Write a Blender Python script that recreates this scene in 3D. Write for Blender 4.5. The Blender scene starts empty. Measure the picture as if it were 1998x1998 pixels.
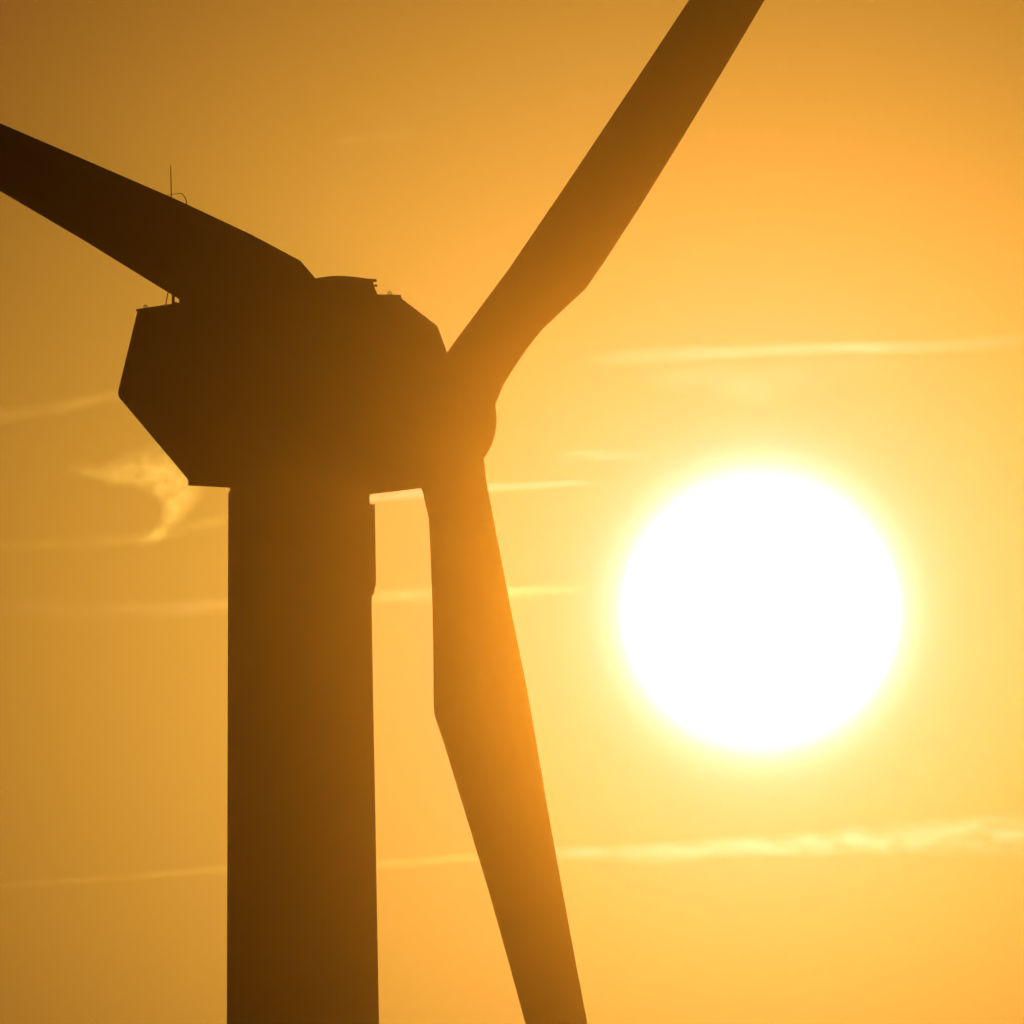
import bpy, bmesh, math
from mathutils import Vector, Matrix

SC = bpy.context.scene
COL = SC.collection
rad = math.radians

# ------------------------------------------------------------------ camera
HALF = rad(0.975)                       # half field of view: a long telephoto
T = math.tan(HALF)
ELEV, ROLL = rad(9.0), rad(0.5)
EYE = Vector((0.0, 0.0, 2.0))
FWD = Vector((0.0, math.cos(ELEV), math.sin(ELEV)))
_r0 = Vector((1.0, 0.0, 0.0))
_u0 = _r0.cross(FWD)
CR = _r0 * math.cos(ROLL) - _u0 * math.sin(ROLL)
CU = _r0 * math.sin(ROLL) + _u0 * math.cos(ROLL)

def ray(x, y):                          # direction of a measured photo point (1998 px frame)
    return FWD + CR * ((x - 999.0) / 999.0 * T) + CU * ((999.0 - y) / 999.0 * T)
K = 1998.0 / 1932.0
def rayd(p):
    return ray(p[0] * K, p[1] * K)

cam = bpy.data.cameras.new("camera")
cam.sensor_width = 36.0
cam.lens = 18.0 / T
cam.clip_start, cam.clip_end = 1.0, 400000.0
cam_ob = bpy.data.objects.new("camera", cam)
COL.objects.link(cam_ob)
cam_ob.matrix_world = Matrix.Translation(EYE) @ Matrix((CR, CU, -FWD)).transposed().to_4x4()
SC.camera = cam_ob

# ------------------------------------------------------------------ exposure
SC.view_settings.view_transform = 'Standard'
SC.view_settings.look = 'None'
SC.view_settings.exposure = -7.0
SC.view_settings.gamma = 1.0

# ------------------------------------------------------------------ sun and sky
SUN_DIR = rayd((1435.0, 1152.0)).normalized()
SUN_EL = math.asin(SUN_DIR.z)
SUN_AZ = math.atan2(SUN_DIR.x, SUN_DIR.y)

sun = bpy.data.lights.new("sunlight", 'SUN')
sun.energy = 5.0
sun.angle = rad(0.5)
sun.color = (1.0, 0.70, 0.42)
sun_ob = bpy.data.objects.new("sunlight", sun)
COL.objects.link(sun_ob)
sun_ob.rotation_euler = SUN_DIR.to_track_quat('Z', 'Y').to_euler()

world = bpy.data.worlds.new("World")
SC.world = world
world.use_nodes = True
world.cycles.sampling_method = 'NONE'
wt = world.node_tree
wt.nodes.clear()
def wn(kind, **kw):
    n = wt.nodes.new(kind)
    for k, v in kw.items():
        setattr(n, k, v)
    return n
def wmath(op, a, b=None, clamp=False):
    n = wn('ShaderNodeMath', operation=op)
    n.use_clamp = clamp
    for i, v in enumerate((a, b)):
        if v is None:
            continue
        if isinstance(v, (int, float)):
            n.inputs[i].default_value = v
        else:
            wt.links.new(v, n.inputs[i])
    return n.outputs[0]
sky = wn('ShaderNodeTexSky', sky_type='NISHITA', sun_disc=False, sun_elevation=SUN_EL,
         sun_rotation=SUN_AZ, altitude=50.0, air_density=2.0, dust_density=4.0, ozone_density=1.0)
warm = wn('ShaderNodeMix', data_type='RGBA', blend_type='MULTIPLY')
warm.inputs['Factor'].default_value = 1.0
warm.inputs['B'].default_value = (0.14, 0.072, 0.017, 1.0)      # golden-hour white balance
wt.links.new(sky.outputs[0], warm.inputs['A'])
# aureole: the forward-scattered glow of thin cirrus round the low sun (direction space)
geo = wn('ShaderNodeNewGeometry')
dist = wn('ShaderNodeVectorMath', operation='DISTANCE')
neg = wn('ShaderNodeVectorMath', operation='SCALE')
neg.inputs['Scale'].default_value = -1.0
wt.links.new(geo.outputs['Incoming'], neg.inputs[0])
STRETCH = Vector((0.93, 1.0, 1.09))                          # a low sun's glow is wider along the horizon
squash = wn('ShaderNodeVectorMath', operation='MULTIPLY')
squash.inputs[1].default_value = STRETCH
wt.links.new(neg.outputs[0], squash.inputs[0])
wt.links.new(squash.outputs[0], dist.inputs[0])
dist.inputs[1].default_value = SUN_DIR * STRETCH
deg_wide = wmath('MULTIPLY', dist.outputs['Value'], 180.0 / math.pi)     # degrees from the sun, stretched
dist2 = wn('ShaderNodeVectorMath', operation='DISTANCE')
wt.links.new(neg.outputs[0], dist2.inputs[0])
dist2.inputs[1].default_value = SUN_DIR
deg_true = wmath('MULTIPLY', dist2.outputs['Value'], 180.0 / math.pi)
AUREOLE = [                                                  # (colour, strength, start, width in degrees, power)
    ((0.93, 0.0, 0.044), 132.0, 0.0, 1.55, 2.0),
    ((1.0, 0.02, 0.90), 100.0, 0.0, 0.257, 1.0),
    ((1.0, 1.0, 0.95), 88.0, 0.264, 0.028, 1.0),
    ((0.0, 1.0, 0.0), 68.5, 0.0, 1.40, 2.0),
]
bg = wn('ShaderNodeBackground')
bg.inputs['Strength'].default_value = 0.05
wt.links.new(warm.outputs['Result'], bg.inputs['Color'])
acc = bg.outputs[0]
for c, s, d0, w, pw in AUREOLE:
    deg = deg_wide if w > 1.0 else deg_true
    e = wmath('DIVIDE', wmath('MAXIMUM', wmath('SUBTRACT', deg, d0), 0.0), w)
    e = wmath('EXPONENT', wmath('MULTIPLY', wmath('POWER', e, pw), -1.0))
    e = wmath('MULTIPLY', e, s)
    if c[0] == 0.0:                                          # the green part of the glow is flattest close to the disc
        dip = wmath('EXPONENT', wmath('MULTIPLY', wmath('POWER', wmath('DIVIDE', deg_true, 0.48), 2.0), -1.0))
        e = wmath('MULTIPLY', e, wmath('SUBTRACT', 1.0, wmath('MULTIPLY', dip, 1.0)))
    b = wn('ShaderNodeBackground')
    b.inputs['Color'].default_value = (*c, 1.0)
    wt.links.new(e, b.inputs['Strength'])
    a = wn('ShaderNodeAddShader')
    wt.links.new(acc, a.inputs[0])
    wt.links.new(b.outputs[0], a.inputs[1])
    acc = a.outputs[0]
wo = wn('ShaderNodeOutputWorld')
wt.links.new(acc, wo.inputs['Surface'])

SC.cycles.max_bounces = 6
SC.cycles.transparent_max_bounces = 16
SC.cycles.volume_bounces = 0
SC.cycles.use_denoising = True
SC.cycles.denoising_input_passes = 'RGB'

# ------------------------------------------------------------------ helpers
def tag(o, label=None, cat=None, group=None, kind=None):
    if label: o["label"] = label
    if cat: o["category"] = cat
    if group: o["group"] = group
    if kind: o["kind"] = kind
    return o

def link(name, bm, mat, parent=None, smooth=None):
    bmesh.ops.recalc_face_normals(bm, faces=bm.faces)
    if bm.calc_volume(signed=True) < 0:
        bmesh.ops.reverse_faces(bm, faces=bm.faces)
    me = bpy.data.meshes.new(name)
    bm.to_mesh(me)
    bm.free()
    if mat: me.materials.append(mat)
    o = bpy.data.objects.new(name, me)
    COL.objects.link(o)
    if parent is not None: o.parent = parent
    if smooth is not None:
        for p in me.polygons: p.use_smooth = True
        me.set_sharp_from_angle(angle=rad(smooth))
    return o

def new_mat(name):
    m = bpy.data.materials.new(name)
    m.use_nodes = True
    m.node_tree.nodes.clear()
    return m, m.node_tree

def paint(name, col, rough=0.4, dirt=0.08, scale=1.2, metallic=0.0):
    m, nt = new_mat(name)
    N, L = nt.nodes.new, nt.links.new
    out = N('ShaderNodeOutputMaterial'); p = N('ShaderNodeBsdfPrincipled')
    tc = N('ShaderNodeTexCoord'); nz = N('ShaderNodeTexNoise'); mp = N('ShaderNodeMapping')
    mp.inputs['Scale'].default_value = (1, 1, 0.25)
    nz.inputs['Scale'].default_value = scale; nz.inputs['Detail'].default_value = 6
    cr = N('ShaderNodeValToRGB')
    cr.color_ramp.elements[0].position = 0.3; cr.color_ramp.elements[1].position = 0.7
    cr.color_ramp.elements[0].color = (*[c * (1 - 2 * dirt) for c in col], 1)
    cr.color_ramp.elements[1].color = (*col, 1)
    L(tc.outputs['Object'], mp.inputs[0]); L(mp.outputs[0], nz.inputs['Vector'])
    L(nz.outputs['Fac'], cr.inputs[0]); L(cr.outputs[0], p.inputs['Base Color'])
    p.inputs['Specular IOR Level'].default_value = 0.25
    p.inputs['Roughness'].default_value = rough; p.inputs['Metallic'].default_value = metallic
    L(p.outputs[0], out.inputs[0])
    return m

WHITE = paint("turbine paint", (0.50, 0.50, 0.49), 0.6, 0.04)
SHELL = paint("nacelle shell", (0.50, 0.50, 0.49), 0.6, 0.04)
GEL = paint("blade gelcoat", (0.50, 0.50, 0.49), 0.55, 0.04)
STEEL = paint("galvanised steel", (0.30, 0.30, 0.31), 0.5, 0.15, 6, 0.8)

def tube(bm, pts, radii, seg=10):
    if isinstance(radii, (int, float)): radii = [radii] * len(pts)
    rings, prev = [], None
    for i, p in enumerate(pts):
        d = (pts[min(i + 1, len(pts) - 1)] - pts[max(i - 1, 0)]).normalized()
        a = d.orthogonal().normalized() if prev is None else (prev - d * prev.dot(d)).normalized()
        prev = a
        b = d.cross(a)
        rings.append([bm.verts.new(p + (a * math.cos(t) + b * math.sin(t)) * radii[i])
                      for t in [2 * math.pi * k / seg for k in range(seg)]])
    skin(bm, rings)

def skin(bm, rings, cap=True):
    n = len(rings[0])
    for r0, r1 in zip(rings, rings[1:]):
        for k in range(n):
            bm.faces.new((r0[k], r0[(k + 1) % n], r1[(k + 1) % n], r1[k]))
    if cap:
        bm.faces.new(rings[0][::-1]); bm.faces.new(rings[-1])

def prism(bm, poly, vec):
    a = [bm.verts.new(p) for p in poly]
    b = [bm.verts.new(p + vec) for p in poly]
    skin(bm, [a, b])

def lathe(bm, base, axis, prof, seg=96):
    """prof: list of (distance along axis, radius)"""
    a = axis.orthogonal().normalized(); b = axis.cross(a)
    rings = [[bm.verts.new(base + axis * h + (a * math.cos(t) + b * math.sin(t)) * r)
              for t in [2 * math.pi * k / seg for k in range(seg)]] for h, r in prof]
    skin(bm, rings)

def torus(bm, c, ax, R, r, seg=28, sub=10):
    a = ax.orthogonal().normalized(); b = ax.cross(a)
    rings = []
    for i in range(seg):
        t = 2 * math.pi * i / seg
        e = a * math.cos(t) + b * math.sin(t)
        rings.append([bm.verts.new(c + e * R + (e * math.cos(u) + ax * math.sin(u)) * r)
                      for u in [2 * math.pi * k / sub for k in range(sub)]])
    rings.append(rings[0])
    skin(bm, rings, cap=False)

# ------------------------------------------------------------------ ground
bm = bmesh.new()
bmesh.ops.create_circle(bm, cap_ends=True, radius=25000.0, segments=96)
gm, nt = new_mat("dry grass field")
N, L = nt.nodes.new, nt.links.new
out = N('ShaderNodeOutputMaterial'); p = N('ShaderNodeBsdfPrincipled'); tc = N('ShaderNodeTexCoord')
n1 = N('ShaderNodeTexNoise'); n1.inputs['Scale'].default_value = 0.02; n1.inputs['Detail'].default_value = 12
cr = N('ShaderNodeValToRGB')
cr.color_ramp.elements[0].color = (0.035, 0.05, 0.015, 1); cr.color_ramp.elements[1].color = (0.11, 0.10, 0.04, 1)
L(tc.outputs['Object'], n1.inputs['Vector']); L(n1.outputs['Fac'], cr.inputs[0]); L(cr.outputs[0], p.inputs['Base Color'])
p.inputs['Roughness'].default_value = 0.95
L(p.outputs[0], out.inputs[0])
tag(link("ground", bm, gm), kind="structure")

# ------------------------------------------------------------------ haze: one box of even, thin golden air
HAZE_TOP = 106.0
HAZE_DENSITY, HAZE_G = 5.35e-5, 0.9920
bm = bmesh.new()
bmesh.ops.create_cube(bm, size=1.0)
for v in bm.verts:
    v.co = Vector((v.co.x * 52000.0, v.co.y * 52000.0, -1.0 if v.co.z < 0 else HAZE_TOP))
hm, nt = new_mat("golden haze")
out = nt.nodes.new('ShaderNodeOutputMaterial'); pv = nt.nodes.new('ShaderNodeVolumePrincipled')
pv.inputs['Color'].default_value = (1.0, 0.48, 0.048, 1)
pv.inputs['Density'].default_value = HAZE_DENSITY
pv.inputs['Anisotropy'].default_value = HAZE_G
nt.links.new(pv.outputs[0], out.inputs['Volume'])
tag(link("haze", bm, hm), kind="stuff")

# ------------------------------------------------------------------ the sun itself, far beyond everything
SUN_D = 150000.0
bm = bmesh.new()
bmesh.ops.create_uvsphere(bm, u_segments=96, v_segments=48, radius=SUN_D * math.tan(rad(0.266)))
for v in bm.verts: v.co.z *= 0.975                      # flattened by refraction near the horizon
m, nt = new_mat("sun surface")
out = nt.nodes.new('ShaderNodeOutputMaterial'); em = nt.nodes.new('ShaderNodeEmission')
tr = nt.nodes.new('ShaderNodeBsdfTransparent'); ad = nt.nodes.new('ShaderNodeAddShader')
em.inputs['Color'].default_value = (1, 0.93, 0.78, 1); em.inputs['Strength'].default_value = 1000.0
nt.links.new(em.outputs[0], ad.inputs[0]); nt.links.new(tr.outputs[0], ad.inputs[1])
nt.links.new(ad.outputs[0], out.inputs['Surface'])
m.cycles.emission_sampling = 'NONE'
so = link("sun", bm, m, smooth=60)
so.location = EYE + SUN_DIR * SUN_D
tag(so, "blazing white sun disc low in the golden sky right of the turbine", "sun")

# ------------------------------------------------------------------ wind turbine
D = 567.6                                              # metres to the tower along the view
MPP = T / 999.0 * D                                    # metres per photo pixel there
PT = EYE + ray(583.2, 964.0) * D                       # tower axis at the yaw bearing
BASE = Vector((PT.x, PT.y, 0.0))
Z = Vector((0, 0, 1))
PHI = rad(40.0)
A = Vector((math.cos(PHI), -math.sin(PHI), 0.0))       # rotor axis, towards the rotor
S = Vector((-math.sin(PHI), -math.cos(PHI), 0.0))      # across, towards the viewer
W = 2.45                                               # nacelle width

turbine = bpy.data.objects.new("wind_turbine", None)
turbine.empty_display_size = 3.0
turbine.location = BASE
COL.objects.link(turbine)
tag(turbine, "backlit three-bladed wind turbine standing dark against the golden sky", "wind turbine")

def hit(d, point, normal):
    t = (point - EYE).dot(normal) / d.dot(normal)
    return EYE + d * t - BASE                           # in the turbine's own space
def on_side(p, off):                                    # a point on the plane `off` metres across from the middle
    return hit(rayd(p), BASE + S * off, S)
def near(p): return on_side(p, W / 2)
def far(p): return on_side(p, -W / 2) + S * W           # seen on the far side; returned on the near side

# tower: tapered tube with welded section seams
ztop = PT.z + 0.02
slope = (296.0 - 275.7) / 2 * MPP / ((1998 - 964) * MPP)
rtop = 275.7 / 2 * MPP
prof = [(0.0, rtop + slope * ztop)]
h = 2.4
while h < ztop - 1.0:
    r = rtop + slope * (ztop - h)
    prof += [(h - 0.012, r), (h, r - 0.004), (h + 0.012, r)]
    h += 2.4
prof += [(ztop, rtop)]
bm = bmesh.new()
lathe(bm, Vector((0, 0, 0)), Z, prof)
tower = link("tower", bm, WHITE, turbine, 30)
bm = bmesh.new()
lathe(bm, Vector((0, 0, ztop)), Z, [(0.0, rtop - 0.03), (0.28, rtop - 0.03), (0.28, rtop + 0.005), (0.62, rtop + 0.005)])
link("yaw_ring", bm, STEEL, tower, 30)

# cable box bolted to the upper right of the tower
def pl(x, y, w=0.0): return hit(ray(x, y), PT - FWD * w, FWD)
bm = bmesh.new()
box = [(720, 984), (731.2, 984), (733.6, 1133), (731.0, 1135), (729.8, 1148), (724.6, 1154), (720, 1154)]
prism(bm, [pl(x, y, 0.30) for x, y in box], Vector((0, 0.6, 0)))
link("cable_box", bm, WHITE, tower)

# nacelle: faceted shell
profile = [near((258.0, 589)), near((222, 738)), near((222.3, 744.5)), near((223.8, 749.5)), near((352, 902)), near((354.5, 907)), near((354.2, 916)),
           near((430, 920)), far((697, 933)), far((795, 921)), far((858, 745)), far((844, 665)), far((826, 615)), far((756, 561.5))]
bm = bmesh.new()
belly = [0.0] * 4 + [0.21] * 4 + [0.0] * 6                # the tail underside climbs towards the far side
crown = [0.0] * 12 + [0.12, 0.27]                       # the roof falls a little towards the viewer at the front
skin(bm, [[bm.verts.new(q - Z * c) for q, c in zip(profile, crown)], [bm.verts.new(q - S * W + Z * c) for q, c in zip(profile, belly)]])
bmesh.ops.recalc_face_normals(bm, faces=bm.faces)
bmesh.ops.bevel(bm, geom=[e for e in bm.edges if abs((e.verts[0].co - e.verts[1].co).normalized().dot(S)) < 0.5],
                offset=0.012, segments=2, affect='EDGES', clamp_overlap=True)
nacelle = link("nacelle", bm, SHELL, turbine, 35)

# roof lid, a slab with a small overhang
roofpts = [near((257.3, 588.0)), near((257.5, 583.3)), near((337, 571.3)), near((500, 558)), far((755.5, 556)), far((757.6, 562.5))]
bm = bmesh.new()
crown = [0.0, 0.0, 0.0, 0.06, 0.27, 0.27]
skin(bm, [[bm.verts.new(q + S * 0.006 - Z * c) for q, c in zip(roofpts, crown)], [bm.verts.new(q - S * (W + 0.006)) for q in roofpts]])
link("roof_lid", bm, SHELL, nacelle)

# hatch cowl on the roof: crowned hood
def mid(p, off=0.0): return on_side(p, off)
crest = [(470, 575), (500, 562), (540, 549), (570, 539.5), (598, 530.3), (622, 523.9), (640, 521.6), (655, 521.2), (672, 522.6), (690, 525.2), (703, 526.6), (705.5, 540), (713, 557), (716, 575)]
bm = bmesh.new()
rings = []
for k in range(-6, 7):
    s = k / 6.0
    drop = 0.22 * (abs(s) ** 3.0)
    shift = S * (0.55 * s) - A * (abs(s) * (0.50 if s < 0 else 0.12))       # rounded in plan at the front
    ring = [mid(p) + shift - Z * drop for p in crest]
    ring += [mid((713, 590)) + shift, mid((470, 590)) + shift]
    rings.append([bm.verts.new(q) for q in ring])
skin(bm, rings)
cowl = link("hatch_cowl", bm, SHELL, nacelle, 30)
for poly in ([(696, 525.4), (706.8, 526.2), (708.6, 529.6), (704.6, 531.5), (700, 531)],
             [(702, 536.6), (708.6, 536.6), (709.2, 540.5), (703, 540.6)]):
    bm = bmesh.new()
    prism(bm, [mid(p, 0.025) for p in poly], -S * 0.05)
    link("latch", bm, STEEL, cowl)

# lifting eyes at the roof corners
for p, off in (((274.5, 579.0), W / 2 - 0.12), ((735.3, 553.2), -W / 2 + 0.12)):
    c = on_side(p, off)
    bm = bmesh.new()
    torus(bm, c, Vector((0.0, 1.0, 0.0)), 0.028, 0.0105)
    lathe(bm, c - Z * 0.075, Z, [(0, 0.02), (0.045, 0.014)], 12)
    link("lifting_eye", bm, STEEL, nacelle, 40)

# weather mast with lightning rod, brace and cable loop at the rear of the roof
OFFM = W / 2 - 0.45
def mp(x, y): return on_side((x, y), OFFM)
bm = bmesh.new()
tube(bm, [mp(326.9, 580), mp(326.7, 470)], 0.028)
mast = link("weather_mast", bm, STEEL, nacelle, 40)
bm = bmesh.new()
tube(bm, [mp(326.7, 472), mp(323.2, 372), mp(322.6, 340), mp(322.0, 312)], [0.012, 0.0105, 0.0095, 0.007])
link("lightning_rod", bm, STEEL, mast, 40)
bm = bmesh.new()
tube(bm, [mp(312.2, 577), mp(317.2, 550.7), mp(328, 495)], 0.010)
link("brace", bm, STEEL, mast, 40)
bm = bmesh.new()
loop = [(353.0, 470), (352.9, 400), (352.4, 386), (351.9, 381), (350.6, 376.3), (348.6, 371.8), (346.2, 368.4), (343, 365.7), (340, 364.9),
        (336.8, 364.8), (331, 365.6), (324.8, 366.9), (317, 368.0), (305, 370.5)]
tube(bm, [mp(*q) for q in loop], [0.009] * 7 + [0.0075, 0.006, 0.0048, 0.0042, 0.004, 0.004, 0.004])
link("cable_loop", bm, STEEL, mast, 40)
bm = bmesh.new()
prism(bm, [mp(337.8, 590), mp(337.8, 548), mp(430, 530), mp(430, 590)], -S * 0.9)
link("sensor_box", bm, SHELL, nacelle)
bm = bmesh.new()
lathe(bm, on_side((331.8, 577), OFFM + 0.1), Z, [(0, 0.03), (0.055, 0.03), (0.07, 0.018)], 14)
link("bolt", bm, STEEL, nacelle, 40)

# hub with its rounded nose
TILT = rad(4.0)
AN = (A * math.cos(TILT) + Z * math.sin(TILT)).normalized()
HC = hit(rayd((815.3, 792.0)), BASE, S)
prof = [(-1.30, 0.95), (-1.05, 1.0), (-0.72, 1.0)]
for k in range(0, 19):
    t = -35 + (89.0 + 35) * k / 18
    prof.append((1.215 * math.sin(rad(t)), 1.215 * math.cos(rad(t))))
bm = bmesh.new()
lathe(bm, HC, AN, prof, 72)
hub = link("hub", bm, GEL, turbine, 40)

# blades -------------------------------------------------------------------
def interp(poly, s):
    if s <= poly[0][0]:
        (a, va), (b, vb) = poly[0], poly[1]
    elif s >= poly[-1][0]:
        (a, va), (b, vb) = poly[-2], poly[-1]
    else:
        for (a, va), (b, vb) in zip(poly, poly[1:]):
            if a <= s <= b: break
    return va + (vb - va) * (s - a) / (b - a)

def proj(v):                                            # turbine-space vector -> image-plane vector (m)
    return Vector((v.dot(CR), -v.dot(CU)))

def blade(ax0, ax1, lead, trail, s_in, tip_px):
    """lead / trail: traced edges (px); the section chord lies in the rotor plane, its thickness across it"""
    o = Vector(ax0); d = (Vector(ax1) - o).normalized(); n = Vector((-d.y, d.x))
    def prep(pts):
        return sorted(((Vector(q) - o).dot(d), (Vector(q) - o).dot(n)) for q in pts)
    le, te = prep(lead), prep(trail)
    s_out = min(le[-1][0], te[-1][0]) + 100.0           # the edges run on straight past the frame
    ss = sorted(set([s_in] + [round(q[0], 2) for q in le + te if q[0] > s_in]))
    dense = []
    for a, b in zip(ss, ss[1:]):
        m = max(1, int((b - a) / 18))
        dense += [a + (b - a) * i / m for i in range(m)]
    dense += [ss[-1]] + [s_out - 100.0 + k for k in (25.0, 50.0, 75.0, 100.0)]
    dense = sorted(set(dense))
    st = [(s, interp(le, s), interp(te, s)) for s in dense if s <= s_out]
    s, a, b = st[-1]
    for i in range(1, 25):                              # beyond the frame: even taper to the tip
        f = i / 24.0
        c = (a + b) / 2
        hw = (a - b) / 2 * ((1 - 0.80 * f) if f < 0.97 else 0.08)
        st.append((s + (tip_px - s) * f, c * (1 - f) + hw, c * (1 - f) - hw))
    smax = max(st, key=lambda q: abs(q[1] - q[2]))[0]
    rings = []
    for s, a, b in st:
        L3 = hit(ray(*(o + d * s + n * a)), HC + BASE, AN)
        T3 = hit(ray(*(o + d * s + n * b)), HC + BASE, AN)
        c = (L3 + T3) / 2
        ec = (L3 - T3).normalized()
        hpx = abs(a - b) / 2 * MPP
        # thickness ratio: round at the root, 30 % at the shoulder, 16 % towards the tip
        f = max(0.0, min(1.0, (s - s_in) / (smax - s_in)))
        rho = (1 - f) * 0.95 + f * 0.30 if s < smax else 0.30 - 0.14 * min(1, (s - smax) / 900.0)
        pe, pa = proj(ec).dot(n), proj(AN).dot(n)
        kap = 0.55 * f
        unit = []
        for k in range(36):
            t = 2 * math.pi * k / 36
            unit.append((math.cos(t), math.sin(t) * rho * (1 + kap * math.cos(t)) / (1 + 0.35 * kap)))
        ext = [x * pe + y * pa for x, y in unit]        # what the section covers across the blade as seen
        half = 2 * hpx / (max(ext) - min(ext))
        c = c - ec * ((max(ext) + min(ext)) / 2 * half / pe)
        ring = [bm.verts.new(c + ec * (half * x) + AN * (half * y)) for x, y in unit]
        rings.append(ring)
    skin(bm, rings)

UR_L = [(845, 728), (872.5, 688), (898.1, 651.2), (936.2, 600), (997.4, 518), (1100.6, 366), (1173, 257.4), (1248, 144.8), (1343.8, 0)]
UR_T = [(957, 799), (963.5, 785), (972.7, 763.8), (999, 722.7), (1025.5, 683.9), (1056.5, 645), (1104, 600), (1140.9, 565.8), (1174.4, 518), (1248, 404.8), (1339, 257), (1419.7, 123.3), (1492.6, 0)]
LO_T = [(812, 920), (821.7, 952), (825, 960), (836.8, 1011), (839.5, 1067), (844, 1181), (845.8, 1283), (846.7, 1376), (847.9, 1393.6), (869, 1456.7), (887.7, 1518.8), (912.5, 1600), (956, 1745), (995.3, 1885.8), (1025.8, 1998)]
LO_L = [(936, 865), (942.8, 895.3), (946, 909.8), (947.8, 934.2), (998.5, 1200), (1027.4, 1342.9), (1049.2, 1467), (1071.9, 1600), (1090.6, 1701.5), (1119.5, 1858.9), (1146, 1998)]
LE_T = [(700, 643), (618.8, 548.5), (584.7, 508.7), (490.3, 458.4), (364.4, 399.4), (333.9, 385.5), (165.6, 312.6), (0, 241.4)]
LE_L = [(640, 752), (500, 672), (349.5, 582.5), (328, 569.4), (165.6, 469), (0, 371.6)]
for ax0, ax1, le, te, s_in, tip in (((865, 800), (1418, 0), UR_L, UR_T, 40, 1425),
                                    ((862, 800), (1086, 1998), LO_L, LO_T, 110, 1820),
                                    ((862, 806), (0, 306.5), LE_L, LE_T, 120, 1350)):
    bm = bmesh.new()
    blade(ax0, ax1, le, te, s_in, tip)
    link("blade", bm, GEL, turbine, 35)

# ------------------------------------------------------------------ clouds
def cloud_frame(pts, dist):
    cx = sum(p[0] for p in pts) / len(pts); cy = sum(p[1] for p in pts) / len(pts)
    return EYE + rayd((cx, cy)) * dist

def float_curve(nt, fac, pts):
    n = nt.nodes.new('ShaderNodeFloatCurve')
    c = n.mapping.curves[0]
    while len(c.points) > 2: c.points.remove(c.points[-1])
    c.points[0].location = pts[0]; c.points[1].location = pts[-1]
    for q in pts[1:-1]: c.points.new(*q)
    n.mapping.use_clip = False
    n.mapping.update()
    nt.links.new(fac, n.inputs['Value'])
    return n.outputs[0]

def nmath(nt, op, *args, clamp=False):
    n = nt.nodes.new('ShaderNodeMath'); n.operation = op; n.use_clamp = clamp
    for i, v in enumerate(args):
        if isinstance(v, (int, float)): n.inputs[i].default_value = v
        else: nt.links.new(v, n.inputs[i])
    return n.outputs[0]

CLOUD_G = 0.985
def volume_out(nt, dens, col):
    out = nt.nodes.new('ShaderNodeOutputMaterial'); pv = nt.nodes.new('ShaderNodeVolumePrincipled')
    pv.inputs['Color'].default_value = (*col, 1)
    pv.inputs['Anisotropy'].default_value = CLOUD_G
    nt.links.new(dens, pv.inputs['Density'])
    nt.links.new(pv.outputs[0], out.inputs['Volume'])

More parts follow.
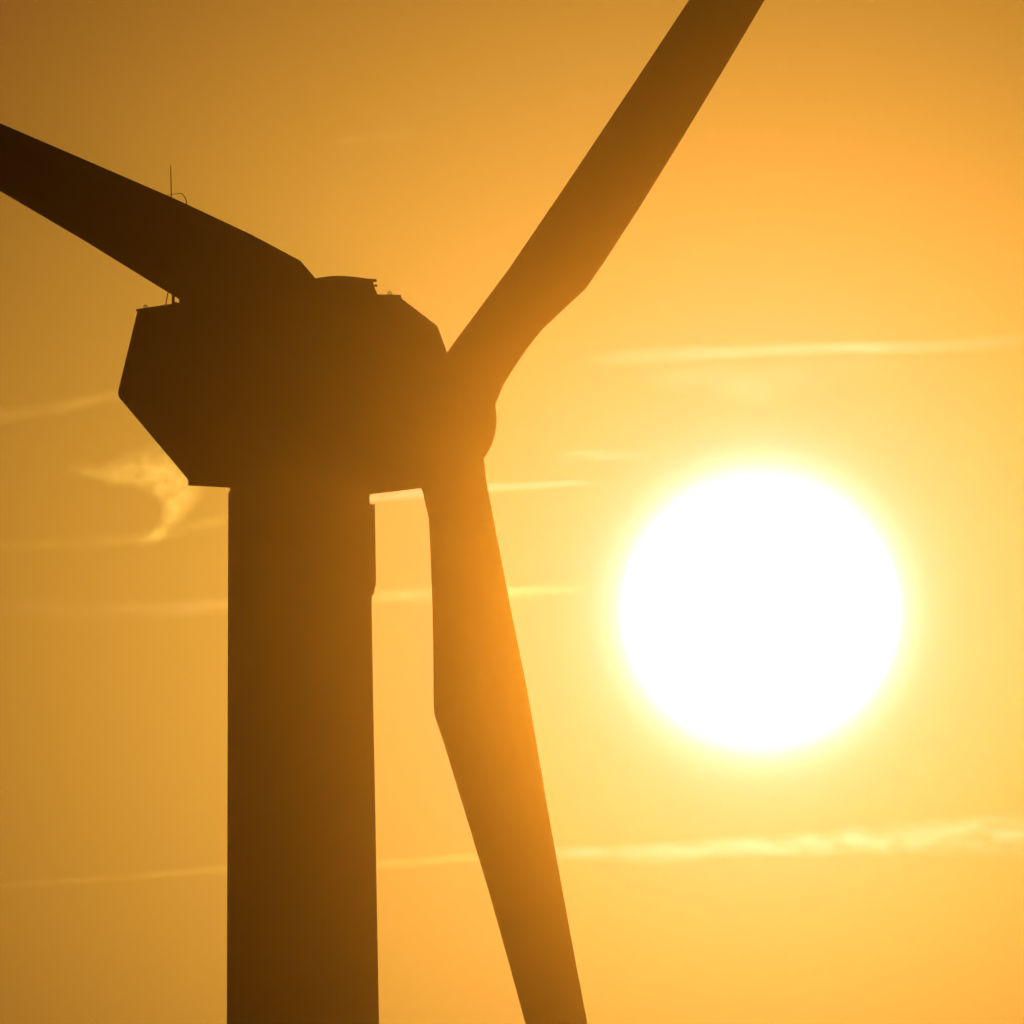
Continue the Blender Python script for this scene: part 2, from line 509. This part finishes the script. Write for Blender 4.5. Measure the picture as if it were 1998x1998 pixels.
def streak(label, pts, tau, dist=40000.0, rough=0.5, grain=1.0, seed=0.0, col=(1, 0.85, 1.0), soft=1.0):
    """pts: (x, y, half thickness, relative strength); a long thin bank of ice haze with soft edges"""
    o = cloud_frame(pts, dist)
    m_px = T / 966.0 * dist
    P = []
    for x, y, h, i in pts:
        q = EYE + rayd((x, y)) * dist - o
        P.append((q.x, q.z, h * 1.1 * m_px, i))
    x0, x1 = P[0][0], P[-1][0]
    z0, z1 = min(p[1] for p in P) - 1, max(p[1] for p in P) + 1
    hmax = max(p[2] for p in P)
    dep = max(hmax * 1.6, 8.0)
    bm = bmesh.new()
    rings = []
    for k in range(41):
        x = x0 + (x1 - x0) * k / 40
        zc = interp([(p[0], p[1]) for p in P], x); h = interp([(p[0], p[2]) for p in P], x) * 1.12
        rings.append([bm.verts.new((x, dep * math.cos(t) * 1.05, zc + h * math.sin(t) * 1.05)) for t in [2 * math.pi * j / 16 for j in range(16)]])
    skin(bm, rings)
    m, nt = new_mat("cirrus veil")
    tc = nt.nodes.new('ShaderNodeTexCoord'); sp = nt.nodes.new('ShaderNodeSeparateXYZ')
    nt.links.new(tc.outputs['Object'], sp.inputs[0])
    X, Y, Zz = sp.outputs
    t = nmath(nt, 'DIVIDE', nmath(nt, 'SUBTRACT', X, x0), x1 - x0)
    un = [((p[0] - x0) / (x1 - x0)) for p in P]
    zc = nmath(nt, 'ADD', nmath(nt, 'MULTIPLY', float_curve(nt, t, [(u, (p[1] - z0) / (z1 - z0)) for u, p in zip(un, P)]), z1 - z0), z0)
    hh = nmath(nt, 'MULTIPLY', float_curve(nt, t, [(u, p[2] / hmax) for u, p in zip(un, P)]), hmax)
    ii = float_curve(nt, t, [(u, p[3]) for u, p in zip(un, P)])
    # warp + grain
    def noise(sx, sz, detail, w):
        mp_ = nt.nodes.new('ShaderNodeMapping'); mp_.inputs['Scale'].default_value = (sx, sx * 0.3, sz)
        mp_.inputs['Location'].default_value = (seed * 13.7 + w, seed * 3.1, seed * 7.7)
        nz = nt.nodes.new('ShaderNodeTexNoise'); nz.inputs['Scale'].default_value = 1.0
        nz.inputs['Detail'].default_value = detail; nz.inputs['Roughness'].default_value = 0.6
        nt.links.new(tc.outputs['Object'], mp_.inputs[0]); nt.links.new(mp_.outputs[0], nz.inputs['Vector'])
        return nz.outputs['Fac']
    nl = noise(grain * 0.018, grain * 0.07, 5.0, 0.0)
    big = noise(grain * 0.006, grain * 0.02, 2.0, 5.0)
    dz = nmath(nt, 'DIVIDE', nmath(nt, 'SUBTRACT', Zz, zc), hh)
    dz = nmath(nt, 'ADD', dz, nmath(nt, 'MULTIPLY', nmath(nt, 'SUBTRACT', big, 0.5), rough * 1.2))
    dy = nmath(nt, 'DIVIDE', Y, dep)
    r2 = nmath(nt, 'ADD', nmath(nt, 'MULTIPLY', dz, dz), nmath(nt, 'MULTIPLY', dy, dy))
    fall = nmath(nt, 'POWER', nmath(nt, 'SUBTRACT', 1.0, r2, clamp=True), 1.6 * soft)
    tex = nmath(nt, 'ADD', 1.0 - rough, nmath(nt, 'MULTIPLY', nmath(nt, 'MULTIPLY', nmath(nt, 'SUBTRACT', nl, 0.38), 4.0, clamp=True), 2 * rough))
    ends = nmath(nt, 'MULTIPLY', nmath(nt, 'MULTIPLY', t, 12.0, clamp=True), nmath(nt, 'MULTIPLY', nmath(nt, 'SUBTRACT', 1.0, t), 12.0, clamp=True))
    d = nmath(nt, 'MULTIPLY', nmath(nt, 'MULTIPLY', fall, tex), nmath(nt, 'MULTIPLY', nmath(nt, 'MAXIMUM', ii, 0.0), ends))
    d = nmath(nt, 'MULTIPLY', d, tau / dep)
    volume_out(nt, d, col)
    ob = link("cirrus_cloud", bm, m)
    ob.location = o
    return tag(ob, label, "cloud", "thin cirrus streaks across the sky")

CT = 2.0e-2
GOLD = (1.0, 0.88, 0.28)
streak("long straight pale streak crossing the sky above the sun",
       [(1060, 682, 16, 0.1), (1160, 676, 20, 0.45), (1222, 673, 20, 0.7), (1320, 667, 17, 0.9), (1413, 662.5, 15, 1.1), (1530, 658.5, 14, 1.3), (1629, 656, 15, 1.3), (1740, 653.5, 15, 0.9), (1830, 650, 17, 0.6), (1990, 640, 22, 0.25)],
       CT * 0.62, rough=0.35, seed=1)
streak("faint broad veil hanging just under the straight streak above the sun",
       [(1180, 700, 20, 0.2), (1300, 712, 42, 0.8), (1420, 720, 52, 1.0), (1540, 700, 40, 0.7), (1680, 690, 30, 0.3), (1800, 690, 25, 0.1)],
       CT * 0.28, rough=0.5, seed=2, dist=42000.0)
streak("ragged bright cloud streak below the sun, frayed and wider to the right",
       [(990, 1616, 9, 0.8), (1048, 1611, 12, 0.9), (1140, 1610.5, 15, 0.9), (1245, 1608, 22, 1.0), (1340, 1602, 22, 1.0), (1450, 1596, 22, 1.25), (1533, 1592, 26, 1.35), (1640, 1589, 32, 1.0), (1725, 1584, 36, 0.95), (1830, 1579, 42, 0.9), (1916, 1575, 46, 0.9), (2000, 1571, 50, 0.9)],
       CT * 0.8, rough=0.95, grain=1.6, seed=3)
streak("thin straight trail low behind the tower, running to the left edge",
       [(-60, 1678, 8, 0.5), (0, 1672, 8, 0.6), (100, 1665, 8, 0.7), (210, 1657, 8, 0.8), (330, 1647, 9, 1.0), (430, 1639, 10, 1.0), (560, 1634, 12, 0.9), (720, 1630, 14, 0.8), (820, 1623, 12, 0.9), (905, 1616, 11, 1.0), (985, 1612, 9, 0.7)],
       CT * 0.7, rough=0.4, seed=4, dist=41000.0, col=GOLD)
streak("slanting soft streak at the left edge beside the nacelle",
       [(-60, 800, 22, 0.7), (0, 787, 20, 0.8), (60, 777, 18, 0.8), (110, 768, 17, 0.9), (155, 758, 15, 1.1), (213, 747, 14, 0.8), (290, 735, 14, 0.4)],
       CT * 0.8, rough=0.5, seed=5, col=GOLD)
streak("long soft band passing behind the tower level with the sun",
       [(-60, 1140, 20, 0.3), (0, 1144, 22, 0.4), (90, 1148, 22, 0.5), (175, 1151, 22, 0.6), (315, 1150, 20, 0.9), (430, 1141, 19, 1.1), (560, 1135, 18, 1.0), (700, 1128, 19, 1.0), (815, 1122, 17, 1.2), (961, 1119, 16, 1.5), (1040, 1113, 13, 1.2), (1130, 1110, 10, 0.5)],
       CT * 0.6, rough=0.5, seed=6, col=(1, 0.87, 0.45))
streak("narrow tapering band right behind the lower blade root",
       [(640, 946, 10, 0.9), (700, 940, 12, 1.2), (800, 930, 13, 1.3), (923, 920, 12, 1.0), (1000, 916.5, 10, 0.9), (1080, 912.5, 7, 0.9), (1130, 914, 5, 0.4)],
       CT * 0.7, rough=0.2, seed=7)
streak("small faint smudge left of the top of the sun",
       [(1040, 870, 12, 0.3), (1085, 861, 14, 0.8), (1120, 858, 14, 1.0), (1160, 859, 13, 0.7), (1230, 866, 13, 0.3)],
       CT * 0.4, rough=0.7, grain=1.5, seed=8)
streak("tiny faint wisp high between the two upper blades",
       [(620, 270, 8, 0.2), (670, 264, 12, 0.8), (700, 261, 14, 1.0), (740, 256, 12, 0.9), (790, 250, 8, 0.2)],
       CT * 0.35, rough=0.6, seed=9, col=GOLD)
streak("faint low band running left from the hooked cloud",
       [(-60, 1036, 12, 0.4), (0, 1032, 13, 0.5), (100, 1026, 13, 0.6), (200, 1020, 14, 0.8), (275, 1012, 14, 1.0), (340, 1000, 16, 1.0), (390, 985, 16, 0.8), (450, 975, 14, 0.4)],
       CT * 0.7, rough=0.6, seed=10, dist=41000.0, col=GOLD)

def hooked(label, centre, rim, tau, dist=40000.0, seed=0.0):
    """a wisp curling round a clear pocket; rim: (angle deg, inner radius, outward width, strength)"""
    o = EYE + rayd(centre) * dist
    m_px = T / 966.0 * dist
    dep = 26.0
    a0, a1 = rim[0][0], rim[-1][0]
    bm = bmesh.new()
    rings = []
    for k in range(49):
        a = a0 + (a1 - a0) * k / 48
        R = interp([(r[0], r[1]) for r in rim], a) * m_px; w = interp([(r[0], r[2]) for r in rim], a) * m_px
        e = Vector((math.cos(rad(a)), 0, math.sin(rad(a))))
        c = e * (R + w * 0.40)
        rings.append([bm.verts.new(c + e * (w * 0.85 * math.cos(t)) + Vector((0, dep * 1.05 * math.sin(t), 0))) for t in [2 * math.pi * j / 16 for j in range(16)]])
    skin(bm, rings)
    m, nt = new_mat("cirrus hook")
    tc = nt.nodes.new('ShaderNodeTexCoord'); sp = nt.nodes.new('ShaderNodeSeparateXYZ')
    nt.links.new(tc.outputs['Object'], sp.inputs[0])
    X, Y, Zz = sp.outputs
    def noise(sc, detail, loc):
        mp_ = nt.nodes.new('ShaderNodeMapping'); mp_.inputs['Scale'].default_value = (sc, sc * 0.2, sc * 1.6); mp_.inputs['Location'].default_value = (loc, loc * 2, loc)
        nz = nt.nodes.new('ShaderNodeTexNoise'); nz.inputs['Scale'].default_value = 1.0; nz.inputs['Detail'].default_value = detail; nz.inputs['Roughness'].default_value = 0.6
        nt.links.new(tc.outputs['Object'], mp_.inputs[0]); nt.links.new(mp_.outputs[0], nz.inputs['Vector'])
        return nz.outputs['Fac']
    ang = nmath(nt, 'MULTIPLY', nmath(nt, 'ARCTAN2', Zz, X), 180 / math.pi)
    t = nmath(nt, 'DIVIDE', nmath(nt, 'SUBTRACT', ang, a0), a1 - a0)
    rho = nmath(nt, 'SQRT', nmath(nt, 'ADD', nmath(nt, 'MULTIPLY', X, X), nmath(nt, 'MULTIPLY', Zz, Zz)))
    un = [(r[0] - a0) / (a1 - a0) for r in rim]
    Rm = max(r[1] for r in rim); Wm = max(r[2] for r in rim)
    Rc = nmath(nt, 'MULTIPLY', float_curve(nt, t, [(u, r[1] / Rm) for u, r in zip(un, rim)]), Rm * m_px)
    Wc = nmath(nt, 'MULTIPLY', float_curve(nt, t, [(u, r[2] / Wm) for u, r in zip(un, rim)]), Wm * m_px)
    Ic = float_curve(nt, t, [(u, r[3]) for u, r in zip(un, rim)])
    q = nmath(nt, 'DIVIDE', nmath(nt, 'SUBTRACT', rho, Rc), Wc)
    q = nmath(nt, 'ADD', q, nmath(nt, 'MULTIPLY', nmath(nt, 'SUBTRACT', noise(0.024, 6, seed), 0.5), 0.75))
    rise = nmath(nt, 'MULTIPLY', q, 1.9, clamp=True)
    decay = nmath(nt, 'POWER', nmath(nt, 'SUBTRACT', 1.0, nmath(nt, 'MULTIPLY', q, 0.8), clamp=True), 1.3)
    dy = nmath(nt, 'DIVIDE', Y, dep)
    fy = nmath(nt, 'SUBTRACT', 1.0, nmath(nt, 'MULTIPLY', dy, dy), clamp=True)
    tex = nmath(nt, 'ADD', 0.28, nmath(nt, 'MULTIPLY', nmath(nt, 'MULTIPLY', nmath(nt, 'SUBTRACT', noise(0.05, 8, seed + 4), 0.36), 3.0, clamp=True), 1.0))
    d = nmath(nt, 'MULTIPLY', nmath(nt, 'MULTIPLY', rise, decay), nmath(nt, 'MULTIPLY', fy, tex))
    d = nmath(nt, 'MULTIPLY', d, nmath(nt, 'MULTIPLY', nmath(nt, 'MAXIMUM', Ic, 0.0), tau / dep))
    volume_out(nt, d, GOLD)
    ob = link("cirrus_cloud", bm, m)
    ob.location = o
    return tag(ob, label, "cloud", "thin cirrus streaks across the sky")

hooked("bright hooked wisp curling in the corner under the nacelle beside the tower", (225, 985),
       [(-50, 44, 14, 0.0), (-27, 53, 28, 0.7), (0, 71, 46, 0.9), (14, 78, 70, 1.0), (28, 78, 92, 1.1), (45, 75, 98, 1.1), (59, 72, 92, 1.05), (80, 69, 62, 0.85),
        (99, 68, 46, 0.75), (115, 84, 40, 0.55), (128, 108, 34, 0.3), (138, 130, 30, 0.0)],
       CT * 7.0, seed=3.0)
